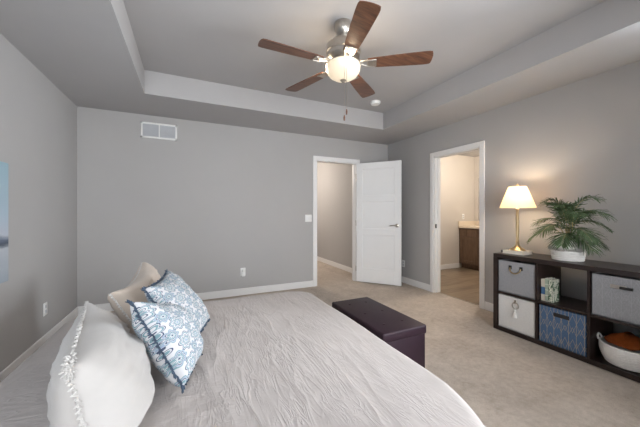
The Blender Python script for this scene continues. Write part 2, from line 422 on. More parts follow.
# door casings and jambs
def casing_x(name, x0, x1, z, y, d):         # opening in a wall along X, casing on the -Y face
    m = MB()
    m.box(x0-CW, x0, y-CT, y, 0, z+CW, 0.003, 1); m.box(x1, x1+CW, y-CT, y, 0, z+CW, 0.003, 1); m.box(x0, x1, y-CT, y, z, z+CW, 0.003, 1)
    m.box(x0-0.001, x0+0.014, y, y+d, 0, z); m.box(x1-0.014, x1+0.001, y, y+d, 0, z); m.box(x0, x1, y, y+d, z-0.014, z+0.001)
    m.box(x0+0.014, x0+0.026, y+0.045, y+0.08, 0, z-0.014); m.box(x1-0.026, x1-0.014, y+0.045, y+0.08, 0, z-0.014)
    return struct(m.build(name, M['trim'], smooth=False))
casing_x('trim_1', DX0, DX1, DZ, YB, T)
m = MB()
m.box(XR-CT, XR, BY0-CW, BY0, 0, BZ+CW, 0.003, 1); m.box(XR-CT, XR, BY1, BY1+CW, 0, BZ+CW, 0.003, 1); m.box(XR-CT, XR, BY0, BY1, BZ, BZ+CW, 0.003, 1)
m.box(XR, XR+T, BY0-0.001, BY0+0.014, 0, BZ); m.box(XR, XR+T, BY1-0.014, BY1+0.001, 0, BZ); m.box(XR, XR+T, BY0, BY1, BZ-0.014, BZ+0.001)
m.box(XR+0.05, XR+0.085, BY1-0.026, BY1-0.014, 0, BZ-0.014)
tr2 = struct(m.build('trim_2', M['trim'], smooth=False))
MB().box(XR+0.012, XR+0.040, BY1-0.0155, BY1-0.0135, 0.96, 1.02).build('strike_plate', M['blackmetal'], tr2, smooth=False)
struct(MB().box(XR+0.055, XR+0.067, BY0+0.014, BY1-0.014, 0.0, 0.006, 0.002, 1).build('trim_3', M['nickel'], smooth=False))

# open bedroom door: three recessed panels
LW, LH, LT = 0.752, 2.02, 0.035
door = MB()
st = 0.105
zs = [0.0, 0.21, 0.79, 0.90, 1.36, 1.47, 1.90, LH]
door.box(0, st, -LT/2, LT/2, 0, LH, 0.002, 1); door.box(LW-st, LW, -LT/2, LT/2, 0, LH, 0.002, 1)
for a, b in ((0, 0.24), (0.80, 0.91), (1.36, 1.47), (1.91, LH)): door.box(st-0.002, LW-st+0.002, -LT/2, LT/2, a, b, 0.005, 1)
door.box(st-0.002, LW-st+0.002, -LT/2+0.013, LT/2-0.013, 0.2, 1.95)
dob = struct(door.build('door_1', M['door'], smooth=False))
ang = math.atan2(-0.604, 0.49)
dob.location = (DX1-0.012, YB-0.028, 0.012); dob.rotation_euler = (0, 0, ang)
for sgn in (-1, 1):
    h = MB()
    h.lathe([(0, 0), (0.03, 0), (0.03, 0.006), (0.012, 0.012), (0.011, 0.045), (0, 0.046)], seg=20,
            mtx=Matrix.Translation((LW-0.065, sgn*LT/2, 0.97)) @ Matrix.Rotation(R(-90*sgn), 4, 'X'))
    h.tube([(LW-0.060, sgn*(LT/2+0.045), 0.97), (LW-0.11, sgn*(LT/2+0.048), 0.972), (LW-0.175, sgn*(LT/2+0.044), 0.968)], [0.010, 0.009, 0.007], 10)
    h.build('door_handle', M['nickel'], dob)
for z in (0.22, 1.0, 1.80):
    MB().tube([(-0.006, -LT/2+0.002, z-0.045), (-0.006, -LT/2+0.002, z+0.045)], 0.006, 8).box(-0.003, 0.0, -LT/2, LT/2-0.004, z-0.045, z+0.045).build('hinge', M['nickel'], dob)

# ------------------------------------------------------------------ bed
BZT = 0.42
HX0, HX1, HY0, HY1 = -0.83, 1.135, 0.36, 2.74
bed = thing('bed', 'low wide bed with crinkled light grey comforter, filling the foreground', 'bed', (0, 0, 0))
MB().box(HX0+0.10, HX1-0.12, HY0+0.12, HY1-0.12, 0.06, 0.20, 0.01).build('bed_base', M['espresso'], bed)
MB().box(HX0+0.07, HX1-0.09, HY0+0.10, HY1-0.10, 0.20, BZT-0.035, 0.03, 3).build('mattress', M['mattress'], bed)
for x in (HX0+0.2, HX1-0.25):
    for y in (HY0+0.25, HY1-0.25): MB().lathe([(0, 0), (0.025, 0), (0.035, 0.06), (0, 0.06)], (x, y, 0), 12).build('leg', M['espresso'], bed)
def ridge(x, y, s, seed):
    n = noise.noise(Vector((x*s, y*s, seed))); return (1-abs(n))**6
def comforter():
    RB = 0.055; L = 0.40
    rx0, rx1, ry0, ry1 = HX0+RB+0.01, HX1-RB-0.01, HY0+RB+0.01, HY1-RB-0.01
    rad = {(1, 0): 0.63, (1, 1): 0.16, (0, 0): 0.10, (0, 1): 0.08}
    NX, NY = 190, 210
    b = bmesh.new(); vv = []; ee = []
    ex = L
    for i in range(NX+1):
        row = []; er = []
        for j in range(NY+1):
            x = rx0-ex + (rx1-rx0+2*ex)*i/NX; y = ry0-ex + (ry1-ry0+2*ex)*j/NY
            sx = 1 if x > (rx0+rx1)/2 else 0; sy = 1 if y > (ry0+ry1)/2 else 0
            r = rad[(sx, sy)]
            cx = rx1-r if sx else rx0+r; cy = ry1-r if sy else ry0+r
            dx = (x-cx)*(1 if sx else -1); dy = (y-cy)*(1 if sy else -1)
            if dx > 0 and dy > 0:
                d = math.hypot(dx, dy); e = d-r; nx, ny = dx/d*(1 if sx else -1), dy/d*(1 if sy else -1)
            else:
                ax = (x-rx1) if sx else (rx0-x); ay = (y-ry1) if sy else (ry0-y)
                if ax > ay: e, nx, ny = ax, (1 if sx else -1), 0
                else: e, nx, ny = ay, 0, (1 if sy else -1)
            # wrinkles
            wob = noise.noise(Vector((x*1.6, y*1.6, 3.1)))*0.012
            w1 = ridge(x*0.75+0.5*y, y*2.1-0.7*x, 1.6, 1.0)*0.010
            w2 = ridge(x*2.6+0.5*y, y*0.55-0.2*x, 1.7, 8.0)*0.012
            w3 = ridge(x*3.0-0.8*y, y*3.0+x, 2.2, 5.0)*0.006
            near = min(1, max(0, (1.0-abs(x-0.05)*1.2)))
            hgt = wob*0.8 + (w1 + w2 + w3)*(0.15+0.4*near)
            if e <= 0:
                p = Vector((x, y, BZT-0.012+hgt))
            else:
                qx, qy = x-nx*e, y-ny*e
                a = min(e/RB, PI/2); off = RB*math.sin(a); drop = RB*(1-math.cos(a))
                rest = max(0, e-RB*PI/2)
                tpar = (qx*ny - qy*nx)
                fold = 0.006*math.sin(tpar*17+2*math.sin(tpar*5))*min(1, rest/0.2)
                off += -rest*0.04 + fold + hgt*min(1, rest/0.1)*0.5; drop += rest*0.99
                p = Vector((qx+nx*off, qy+ny*off, max(0.02, BZT-0.012-drop + hgt*max(0, 1-rest/0.1))))
            row.append(b.verts.new(p)); er.append(e)
        vv.append(row); ee.append(er)
    for i in range(NX):
        for j in range(NY):
            if min(ee[i][j], ee[i+1][j], ee[i][j+1], ee[i+1][j+1]) < L:
                b.faces.new((vv[i][j], vv[i+1][j], vv[i+1][j+1], vv[i][j+1]))
    bmesh.ops.delete(b, geom=[v for v in b.verts if not v.link_faces], context='VERTS')
    mm = MB(); mm.bm.free(); mm.bm = b
    return mm
comforter().build('comforter', M['comforter'], bed, angle=80)

# pillows: a padded quad through four corners (bottom near, bottom far, top far, top near); front bulges along the face normal
def pillow(name, label, cat, corners, thick, mfab, group=None, fringe=None, sag=0.05, seed=1.0, back=1.0, pinch=0.07, N=30, fringe_len=0.02, full=0.36, tuft=True, belly=0.0, pw=(2, 2, 2, 2)):
    c = [Vector(p) for p in corners]; org = (c[0]+c[1]+c[2]+c[3])/4; org.z = min(v.z for v in c)
    nb, fb, ft, nt = [v-org for v in c]
    nrm = (fb-nb).cross(nt-nb).normalized()
    t = thing(name, label, cat, org, 0, group)
    U = (fb-nb + ft-nt)/2; V = (nt-nb + ft-fb)/2
    def base(u, v):          # u, v in -1..1
        pu = u*(1-pinch*(1-v*v)**1.0); pv = v*(1-pinch*(1-u*u)**1.0)
        a, b_ = (pu+1)/2, (pv+1)/2
        p = nb*(1-a)*(1-b_) + fb*a*(1-b_) + ft*a*b_ + nt*(1-a)*b_
        p = p - V.normalized()*sag*(1-u*u)*max(0, v)
        return p
    def face(side):
        def f(u, v):
            k = (max(0, (1-abs(u)**(pw[0] if u < 0 else pw[1]))*(1-abs(v)**(pw[2] if v < 0 else pw[3]))))**full
            w = noise.noise(Vector((u*1.7, v*1.7, seed)))*0.18 + (1-abs(noise.noise(Vector((u*2.2+v, v*3.2-u, seed+4)))))**7*0.10
            edge = noise.noise(Vector((u*4, v*4, seed+9)))*0.006
            return base(u, v) + nrm*(side*thick*(back if side < 0 else 1)*k*(1+w)*(1-belly*v) + edge)
        return f
    b = bmesh.new(); uvl = b.loops.layers.uv.new('UVMap')
    def co(k): return math.sin((-1+2*k/N)*PI/2)
    for side in (1, -1):
        g = face(side)
        vs_ = [[b.verts.new(g(co(i), co(j))) for j in range(N+1)] for i in range(N+1)]
        for i in range(N):
            for j in range(N):
                idx = [(i, j), (i+1, j), (i+1, j+1), (i, j+1)]
                if side < 0: idx = idx[::-1]
                fc = b.faces.new([vs_[p][q] for p, q in idx])
                for lp, (p, q) in zip(fc.loops, idx): lp[uvl].uv = ((co(p)+1)/2, (co(q)+1)/2)
    bmesh.ops.remove_doubles(b, verts=b.verts[:], dist=1e-5)
    mm = MB(); mm.bm.free(); mm.bm = b
    mm.build('cover', mfab, t, angle=85)
    # seam loop
    loop = []
    K = 64
    for k in range(K): loop.append((-1+2*k/K, -1))
    for k in range(K): loop.append((1, -1+2*k/K))
    for k in range(K): loop.append((1-2*k/K, 1))
    for k in range(K): loop.append((-1, 1-2*k/K))
    rnd = random.Random(seed)
    f = MB()
    ctr = base(0, 0)
    if fringe == 'frayed':
        path_o = []; path_i = []
        bmf = f.bm; pr = None; first = None
        for q in range(len(loop)*2):
            k = q//2; u, v = loop[k]
            if q % 2: u2, v2 = loop[(k+1) % len(loop)]; u, v = (u+u2)/2, (v+v2)/2
            p = base(u, v) + nrm*noise.noise(Vector((u*4, v*4, seed+9)))*0.006
            out = (p-ctr); out -= nrm*out.dot(nrm); out.normalize()
            wv = math.sin(q*0.9)*0.006 + rnd.uniform(-0.004, 0.004)
            ln = fringe_len*(0.75+rnd.uniform(0, 0.5))
            vs4 = [bmf.verts.new(p+nrm*0.004), bmf.verts.new(p+out*ln+nrm*(wv+0.003)), bmf.verts.new(p+out*ln+nrm*(wv-0.003)), bmf.verts.new(p-nrm*0.004)]
            if pr:
                for z in range(4): bmf.faces.new((pr[z], vs4[z], vs4[(z+1) % 4], pr[(z+1) % 4]))
            else: first = vs4
            pr = vs4
        for z in range(4): bmf.faces.new((pr[z], first[z], first[(z+1) % 4], pr[(z+1) % 4]))
        bmesh.ops.recalc_face_normals(bmf, faces=bmf.faces[:])
        f.build('flange', M['fringe_white'], t, angle=20)
        # extra frayed tuft at the corner nearest the lens of the top edge
        if not tuft: return t
        tf = MB()
        p0 = base(-1, 1)
        for q in range(90):
            s = rnd.uniform(-1, 1); al = 0.10*abs(s)
            p = base(-1, 1-al*2.2) if s < 0 else base(-1+al*2.2, 1)
            d = ((p-ctr).normalized() + Vector((rnd.uniform(-1, 1), rnd.uniform(-1, 1), rnd.uniform(-.6, 1)))*0.8).normalized()
            tf.tube([p, p+d*0.016, p+d*0.026+Vector((0, 0, -0.006))], [0.005, 0.004, 0.002], 5)
        tf.build('frayed_corner', M['fringe_white'], t)
    elif fringe == 'strands':
        for q in range(len(loop)):
            u, v = loop[q]
            p = base(u, v) + nrm*noise.noise(Vector((u*4, v*4, seed+9)))*0.006
            out = (p-ctr); out -= nrm*out.dot(nrm); out.normalize()
            d = (out + nrm*rnd.uniform(-.7, .7) + Vector((0, 0, -0.1))).normalized()
            ln = fringe_len*rnd.uniform(0.8, 1.25)*(1.5 if abs(u) > 0.9 and abs(v) > 0.9 else 1)
            f.tube([p-out*0.004, p+d*ln*0.6, p+d*ln], [0.0042, 0.0036, 0.0015], 5)
        f.build('fringe', M['fringe_blue'], t)
    return t
pillow('pillow_sham', 'big ivory bed pillow with frayed white edging at the near bed head', 'pillow',
       [(-0.245, 1.01, 0.45), (-0.46, 1.90, 0.47), (-0.495, 1.91, 0.715), (-0.335, 1.12, 0.72)], 0.172, M['pillow'], 'bed pillows', 'frayed', 0.01, 2.0, 0.55, 0.0, fringe_len=0.012, full=0.42, belly=0.12, pw=(3.6, 1.15, 8, 1.8))
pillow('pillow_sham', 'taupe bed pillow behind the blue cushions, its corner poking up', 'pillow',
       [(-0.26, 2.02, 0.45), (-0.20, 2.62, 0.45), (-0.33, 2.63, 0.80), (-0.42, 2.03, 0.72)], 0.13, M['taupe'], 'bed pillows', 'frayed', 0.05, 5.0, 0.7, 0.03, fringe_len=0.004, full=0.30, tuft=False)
pillow('throw_pillow', 'blue and white medallion cushion nearest, leaning on the ivory pillow', 'cushion',
       [(-0.02, 1.33, 0.46), (0.05, 1.62, 0.46), (-0.09, 1.76, 0.69), (-0.228, 1.50, 0.795)], 0.10, M['mandala'], 'blue patterned cushions', 'strands', 0.02, 3.0, 1.0, 0.03, fringe_len=0.016)
pillow('throw_pillow', 'blue and white medallion cushion farther back, against the taupe pillow', 'cushion',
       [(0.02, 1.74, 0.455), (0.13, 2.10, 0.465), (-0.134, 2.26, 0.785), (-0.225, 1.86, 0.765)], 0.085, M['mandala'], 'blue patterned cushions', 'strands', 0.02, 7.0, 0.9, 0.03, fringe_len=0.016)

# ------------------------------------------------------------------ ottoman at the bed's foot
ott = thing('storage_ottoman', 'dark plum leatherette storage bench at the foot of the bed', 'ottoman', (1.375, 1.908, 0))
MB().box(-0.185, 0.185, -0.37, 0.37, 0.006, 0.335, 0.006).build('body', M['leather'], ott)
lid = MB(); lid.box(-0.195, 0.195, -0.378, 0.378, 0.318, 0.385, 0.014, 3).build('lid', M['leather'], ott)
for y in (-0.24, 0, 0.24):
    for x in (-0.085, 0.085):
        MB().lathe([(0, 0.004), (0.008, 0.003), (0.012, 0), (0.0, -0.001)], (x, y, 0.385), 14).build('button', M['leather'], ott)

# ------------------------------------------------------------------ ceiling fan
fan = thing('ceiling_fan', 'five-blade walnut ceiling fan with lit bowl light', 'ceiling fan', (1.10, 1.93, HT))
MB().lathe([(0, 0), (0.064, 0), (0.066, -0.02), (0.062, -0.06), (0.045, -0.085), (0.03, -0.10), (0.03, -0.15), (0, -0.15)], seg=36).build('canopy', M['nickel'], fan)
MB().lathe([(0, -0.13), (0.05, -0.133), (0.100, -0.15), (0.130, -0.18), (0.136, -0.22), (0.136, -0.235), (0.128, -0.24), (0.128, -0.27), (0.10, -0.295), (0.0, -0.297)], seg=40).build('motor_housing', M['nickel'], fan)
MB().lathe([(0, -0.285), (0.075, -0.285), (0.08, -0.310), (0.11, -0.318), (0.134, -0.322), (0.134, -0.33), (0, -0.33)], seg=40).build('light_ring', M['nickel'], fan)
MB().lathe([(0.130, -0.328), (0.134, -0.345), (0.129, -0.378), (0.108, -0.408), (0.075, -0.430), (0.03, -0.441), (0.0, -0.442)], seg=40).build('light_bowl', M['globe'], fan)
MB().lathe([(0, -0.438), (0.02, -0.440), (0.024, -0.448), (0.012, -0.456), (0.012, -0.462), (0, -0.470)], seg=20).build('finial', M['nickel'], fan)
BLZ = -0.328
for k in range(5):
    a = R(37.5+72*k)
    mt = Matrix.Rotation(a, 4, 'Z') @ Matrix.Translation((0, 0, BLZ)) @ Matrix.Rotation(R(-9), 4, 'X')
    pts = []
    prof = [(0.19, 0.048), (0.30, 0.056), (0.45, 0.064), (0.60, 0.069), (0.635, 0.068)]
    for x, w in prof: pts.append((x, -w))
    for q in range(1, 8):
        an = -PI/2 + PI*q/8; pts.append((0.635+0.03*abs(math.cos(an))**0.45, 0.068*math.sin(an)))
    for x, w in reversed(prof): pts.append((x, w))
    bl = MB().poly(pts, 0.007, mt).build('blade', M['blade'], fan, angle=30)
    ir = MB()
    for s in (-1, 1): ir.tube([Vector(p) for p in ((0.10, s*0.012, 0.012), (0.15, s*0.022, 0.006), (0.19, s*0.034, -0.003), (0.245, s*0.036, -0.004))], [0.010, 0.009, 0.007, 0.006], 8, mt)
    ir.box(0.185, 0.255, -0.042, 0.042, -0.006, 0.0, 0.002, 1, mt); ir.lathe([(0, -0.010), (0.008, -0.008), (0.008, 0), (0, 0)], (0.225, 0, 0), 10, mt)
    ir.build('blade_iron', M['nickel'], bl)
for (x, y, z1) in ((-0.046, -0.128, -0.72), (-0.062, -0.122, -0.765)):
    ch = MB().tube([(x, y, -0.326), (x, y-0.004, -0.37), (x, y-0.004, z1)], 0.0016, 6).build('pull_chain', M['nickel'], fan)
    MB().lathe([(0, 0.0), (0.004, -0.002), (0.007, -0.02), (0.005, -0.04), (0, -0.042)], (x, y-0.004, z1), 12).build('fob', M['blade'], ch)
for k in range(3):
    a = R(20+120*k); point('fan_light', (1.10+0.16*math.cos(a), 1.93+0.16*math.sin(a), HT-0.345), 1.5, (1.0, 0.80, 0.56), 0.03)

sd = thing('smoke_detector', 'white round smoke detector on the raised ceiling behind the fan', 'smoke detector', (2.27, 3.12, HT))
MB().lathe([(0, 0), (0.068, 0), (0.068, -0.018), (0.055, -0.036), (0, -0.040)], seg=32).build('housing', M['plastic'], sd)
MB().lathe([(0, -0.040), (0.010, -0.040), (0.009, -0.044), (0, -0.045)], (0.025, -0.02, 0), 12).build('button', M['plastic'], sd)

# ------------------------------------------------------------------ wall fittings
vt = thing('air_vent', 'white two-panel return air vent high on the back wall', 'vent', (-0.335, YB, 2.14))
f = MB(); w, h = 0.205, 0.20
f.box(-w, w, -0.012, 0, 0, 0.022, 0.003, 1); f.box(-w, w, -0.012, 0, h-0.022, h, 0.003, 1)
f.box(-w, -w+0.022, -0.012, 0, 0, h, 0.003, 1); f.box(w-0.022, w, -0.012, 0, 0, h, 0.003, 1); f.box(-0.006, 0.006, -0.011, 0, 0.02, h-0.02)
f.build('frame', M['plastic'], vt)
for x0, x1 in ((-w+0.022, -0.006), (0.006, w-0.022)):
    g = MB(); g.box(x0, x1, -0.003, -0.001, 0.022, h-0.022)
    for k in range(16):
        z = 0.026+k*0.0095
        g.box(x0, x1, -0.001, 0.001, -0.003, 0.003, mtx=Matrix.Translation((0, -0.006, z)) @ Matrix.Rotation(R(40), 4, 'X'))
    g.build('louvre_panel', M['ventgrey'], vt)

def outlet(label, loc, rz):
    t = thing('wall_outlet', label, 'outlet', loc, rz, 'wall outlets')
    MB().box(-0.036, 0.036, -0.006, 0, -0.058, 0.058, 0.003, 2).build('cover_plate', M['plastic'], t)
    for z in (-0.022, 0.022):
        MB().box(-0.016, 0.016, -0.0075, -0.004, z-0.014, z+0.014, 0.003, 2).build('socket', M['ventgrey'], t)
    return t
o1 = outlet('white outlet low on the back wall with a small white plug-in device', (0.72, YB, 0.335), 0)
pw = tag(MB().box(-0.024, 0.024, -0.045, -0.0078, -0.05, 0.008, 0.008, 3).lathe([(0, 0), (0.014, 0), (0.012, 0.05), (0, 0.055)], (0, -0.03, 0.004), 14).build('air_freshener', M['plastic'], None, loc=(0.72, YB, 0.325)),
         'small white plug-in air freshener in the back wall outlet', 'air freshener')
outlet('white outlet low on the right wall, beside the open white door', (XR, 3.76, 0.325), R(-90))
outlet('white outlet low on the left wall, above the bed head', (XL, 3.364, 0.325), R(90))
sw = thing('light_switch', 'white two-rocker light switch plate left of the hall doorway', 'light switch', (1.745, YB, 1.10))
MB().box(-0.057, 0.057, -0.006, 0, -0.057, 0.057, 0.003, 2).build('cover_plate', M['plastic'], sw)
for x in (-0.024, 0.024): MB().box(-0.016, 0.016, -0.004, 0.004, -0.032, 0.032, 0.002, 1, Matrix.Translation((x, -0.007, 0)) @ Matrix.Rotation(R(4), 4, 'X')).build('rocker', M['door'], sw)

cv = thing('canvas_picture', 'wide blue seascape canvas on the left wall over the bed', 'picture', (XL, 1.69, 0.72))
MB().box(0.002, 0.035, -1.02, 1.02, 0, 0.82, 0.003, 1).build('printed_canvas', M['seascape'], cv)

# ------------------------------------------------------------------ cube shelf on the right wall
SX0, SX1 = 2.86, 3.25
PIT = 0.368; SY1 = 1.895; NC = 4; OW = 0.04; IW = 0.018
SY0 = SY1 - (NC*PIT + OW)
SH = 0.775
shelf = thing('cube_shelf', 'dark espresso cube storage shelf along the right wall', 'shelf', (0, 0, 0))
MB().box(SX0, SX1, SY0, SY1, SH-OW, SH, 0.002, 1).build('top_board', M['espresso'], shelf, smooth=False)
MB().box(SX0, SX1, SY0, SY1, 0.004, OW+0.004, 0.002, 1).build('bottom_board', M['espresso'], shelf, smooth=False)
for y in (SY0, SY1-OW): MB().box(SX0, SX1, y, y+OW, OW+0.004, SH-OW, 0.001, 1).build('side_panel', M['espresso'], shelf, smooth=False)
MIDZ = (OW+0.004 + SH-OW)/2
def cell(c):     # y range of a column, counted from the far end
    y1 = SY1-OW - c*PIT + (0 if c == 0 else -IW/2 + IW/2)
    return y1 - PIT + IW, y1
for c in range(1, NC):
    y = SY1-OW - c*PIT
    MB().box(SX0+0.002, SX1, y, y+IW, OW+0.004, SH-OW).build('divider', M['espresso'], shelf, smooth=False)
for c in range(NC):
    y0, y1 = cell(c)
    if c == NC-1: y0 = SY0+OW
    MB().box(SX0+0.002, SX1, y0, y1, MIDZ-IW/2, MIDZ+IW/2).build('shelf_board', M['espresso'], shelf, smooth=False)
ZLO, ZHI = OW+0.004, MIDZ+IW/2
CHT = MIDZ-IW/2-ZLO

def bin_(c, hi, label, m, hgt, kind):
    y0, y1 = cell(c); z = ZHI if hi else ZLO
    t = thing('storage_bin', label, 'storage bin', (SX0+0.012, (y0+y1)/2, z), 0, 'fabric bins in the cube shelf')
    w = (y1-y0)/2-0.006; d = 0.36; th = 0.006
    b = MB(); b.box(0, th, -w, w, 0.001, hgt, 0.002, 1); b.box(d-th, d, -w, w, 0.001, hgt, 0.002, 1)
    b.box(0, d, -w, -w+th, 0.001, hgt, 0.002, 1); b.box(0, d, w-th, w, 0.001, hgt, 0.002, 1); b.box(0, d, -w, w, 0.001, 0.008)
    b.build('fabric_box', m, t)
    return t
b1 = bin_(0, True, 'blue-grey fabric bin with black curved handle, above the white bin', M['bluegrey'], CHT-0.022, 'arc')
hm = MB()
hm.tube([(-0.006, 0.050, CHT*0.76), (-0.018, 0.045, CHT*0.68), (-0.022, 0.022, CHT*0.625), (-0.022, 0, CHT*0.61), (-0.022, -0.022, CHT*0.625), (-0.018, -0.045, CHT*0.68), (-0.006, -0.050, CHT*0.76)], 0.0055, 10)
hm.build('handle', M['brass'], b1)['label'] = 'brass curved handle'
for y in (-0.050, 0.050): MB().box(-0.009, 0.0005, y-0.013, y+0.013, CHT*0.72, CHT*0.82, 0.003, 2).build('handle_tab', M['dark'], b1)
b2 = bin_(0, False, 'white fabric bin with a metal ring and tassel, lower far corner', M['whitefab'], CHT-0.012, 'ring')
rg = [(-0.008, 0.030*math.cos(2*PI*k/20), CHT*0.74+0.030*math.sin(2*PI*k/20)) for k in range(21)]
MB().tube(rg, 0.004, 8, caps=False).box(-0.011, 0.0005, -0.012, 0.012, CHT*0.80, CHT*0.90, 0.003, 1).build('ring_pull', M['nickel'], b2)
ts = MB(); ts.lathe([(0, 0), (0.009, -0.004), (0.010, -0.014), (0.007, -0.018), (0.014, -0.04), (0.020, -0.075), (0, -0.076)], (-0.012, 0, CHT*0.63), 14)
ts.tube([(-0.010, 0, CHT*0.665), (-0.012, 0, CHT*0.62)], 0.003, 6)
ts.build('tassel', M['rope'], b2)
b3 = bin_(1, False, 'blue fabric bin with thin gold geometric lines, under the books', M['bluebin'], CHT-0.012, 'slot')
MB().tube([(-0.0005, 0.055, CHT*0.80), (-0.0005, -0.055, CHT*0.80)], 0.017, 12, Matrix.Translation((0.0, 0, CHT*0.8)) @ Matrix.Scale(0.25, 4, (1, 0, 0)) @ Matrix.Translation((0, 0, -CHT*0.8))).build('handle_slot', M['dark'], b3)
b4 = bin_(2, True, 'grey fabric bin with silver lines and metal pull, above the rope basket', M['greybin'], CHT-0.016, 'label')
MB().box(-0.004, 0.0005, -0.030, 0.060, CHT*0.70, CHT*0.78, 0.002, 1).build('label_holder', M['nickel'], b4)
MB().tube([(-0.010, 0.005, CHT*0.735), (-0.012, -0.035, CHT*0.735), (-0.010, -0.062, CHT*0.735)], 0.010, 10).build('handle', M['dark'], b4)['label'] = 'dark pull handle'

def book(label, y, th, hgt, depth, mm, grp='books standing in the cube shelf', x=SX0+0.045):
    t = thing('book', label, 'book', (x, y, ZHI+0.001), 0, grp)
    c = MB(); c.box(0, 0.004, 0, th, 0, hgt, 0.001, 1); c.box(0, depth, 0, 0.003, 0, hgt); c.box(0, depth, th-0.003, th, 0, hgt)
    c.build('cover', mm, t)
    MB().box(0.004, depth-0.004, 0.003, th-0.003, 0.003, hgt-0.003).build('pages', M['paper'], t)
yy = cell(1)[1]-0.004
for lab, th, hg, dp, mm in (('cream book with a blue band, at the far side of the open cube', 0.031, 0.195, 0.11, 'book_a'),
                            ('pale green lined book standing between the other two books', 0.024, 0.205, 0.11, 'book_c'),
                            ('cream book with green leaf pattern, nearest the cube opening', 0.031, 0.20, 0.11, 'book_b')):
    yy -= th+0.0015; book(lab, yy, th, hg, dp, M[mm])

# rope basket with rust cloth in the third lower cube
y0, y1 = cell(2); yc = (y0+y1)/2
bk = thing('rope_basket', 'white rope basket with loop handles in the lower shelf cube', 'basket', (SX0+0.165, yc+0.010, ZLO+0.001))
prof = [(0, 0.002), (0.12, 0.0)]
for k in range(10):
    z = 0.008+k*0.0145; rr = 0.128+0.030*math.sin(min(1, k/7)*PI/2)
    for q in range(4):
        a = -PI/2+PI*(q+0.5)/4; prof.append((rr+0.006*math.cos(a), z+0.0072*math.sin(a)+0.004))
top = prof[-1]
prof += [(top[0]-0.010, top[1]), (top[0]-0.014, top[1]-0.03), (0.115, 0.016), (0, 0.012)]
MB().lathe(prof, seg=44).build('basket_body', M['rope'], bk)
for s in (-1, 1):
    MB().tube([(0.03*math.cos(a)*-1-0.03, s*(0.152+0.012*math.sin(a)), 0.145+0.035*math.sin(a)) for a in [PI*k/10 for k in range(11)]], 0.007, 8).build('loop_handle', M['rope'], bk)
cl = MB(); b = cl.bm; N = 26
vv = [[None]*(N+1) for _ in range(N+1)]
for i in range(N+1):
    for j in range(N+1):
        u, v = -1+2*i/N, -1+2*j/N
        x, y = u*math.sqrt(1-v*v/2)*0.135, v*math.sqrt(1-u*u/2)*0.135
        rr = min(1, math.hypot(x, y)/0.125)
        z = 0.160 + 0.075*(1-rr**2.2) + 0.02*noise.noise(Vector((x*14, y*14, 2))) + 0.012*math.sin(y*55+x*20)*(1-rr)
        vv[i][j] = b.verts.new((x, y, z))
for i in range(N):
    for j in range(N): b.faces.new((vv[i][j], vv[i+1][j], vv[i+1][j+1], vv[i][j+1]))
sol = bmesh.ops.solidify(b, geom=b.faces[:], thickness=0.02)
tag(cl.build('knit_blanket', M['rust'], None, angle=80, loc=bk.location), 'rust orange knit cloth heaped inside the white rope basket', 'blanket')

# lamp on its book
LX, LY = 3.05, 1.768
lb = thing('book', 'pale hardback lying flat under the brass lamp, charcoal spine', 'book', (LX, LY, SH+0.0005), R(2))
MB().box(-0.085, 0.085, -0.098, 0.115, 0, 0.004).box(-0.085, 0.085, -0.098, 0.115, 0.030, 0.034).build('cover', M['book_d'], lb, smooth=False)
MB().box(-0.086, 0.086, 0.098, 0.117, -0.0, 0.0345, 0.003, 1).build('spine', M['book_e'], lb)['label'] = 'charcoal spine'
MB().box(-0.080, 0.080, -0.094, 0.098, 0.004, 0.030).build('pages', M['paper'], lb, smooth=False)
lz = SH+0.035
lamp = thing('table_lamp', 'brass candlestick table lamp with lit cream cone shade', 'lamp', (LX, LY, lz))
MB().lathe([(0, 0), (0.070, 0), (0.070, 0.008), (0.060, 0.016), (0.036, 0.030), (0.020, 0.052), (0.014, 0.075), (0, 0.076)], seg=36).build('base', M['brass'], lamp)
MB().lathe([(0, 0.072), (0.011, 0.072), (0.018, 0.082), (0.018, 0.088), (0.013, 0.096), (0.0145, 0.25), (0.012, 0.40), (0.016, 0.41), (0.016, 0.425), (0.007, 0.43), (0.007, 0.50), (0, 0.50)], seg=24).build('stem', M['brass'], lamp)
zb, zt, rb, rt = 0.432, 0.648, 0.157, 0.078
MB().lathe([(rb, zb), (rt, zt), (rt-0.002, zt), (rb-0.002, zb), (rb, zb)], seg=48).build('lamp_shade', M['shade'], lamp)
hp = MB(); hp.lathe([(0, 0.635), (0.006, 0.635), (0.012, 0.66), (0.010, 0.675), (0, 0.68)], seg=14)
for k in range(3):
    a = 2*PI*k/3; hp.tube([(0, 0, 0.64), (rt*math.cos(a)*0.98, rt*math.sin(a)*0.98, zt-0.008)], 0.002, 6)
hp.tube([(0.0, 0.0, 0.49), (0.045, 0, 0.52), (0.05, 0, 0.58), (0.0, 0, 0.64)], 0.0018, 6)
hp.build('harp_and_finial', M['brass'], lamp)
MB().lathe([(0, 0.50), (0.012, 0.50), (0.016, 0.52), (0.028, 0.545), (0.028, 0.565), (0.015, 0.585), (0, 0.59)], seg=20).build('bulb', M['bulb'], lamp)
for dz, pw_ in ((0.61, 4.2), (0.475, 2.2)):
    point('lamp_light', (LX, LY, lz+dz), pw_, (1.0, 0.82, 0.60), 0.02)

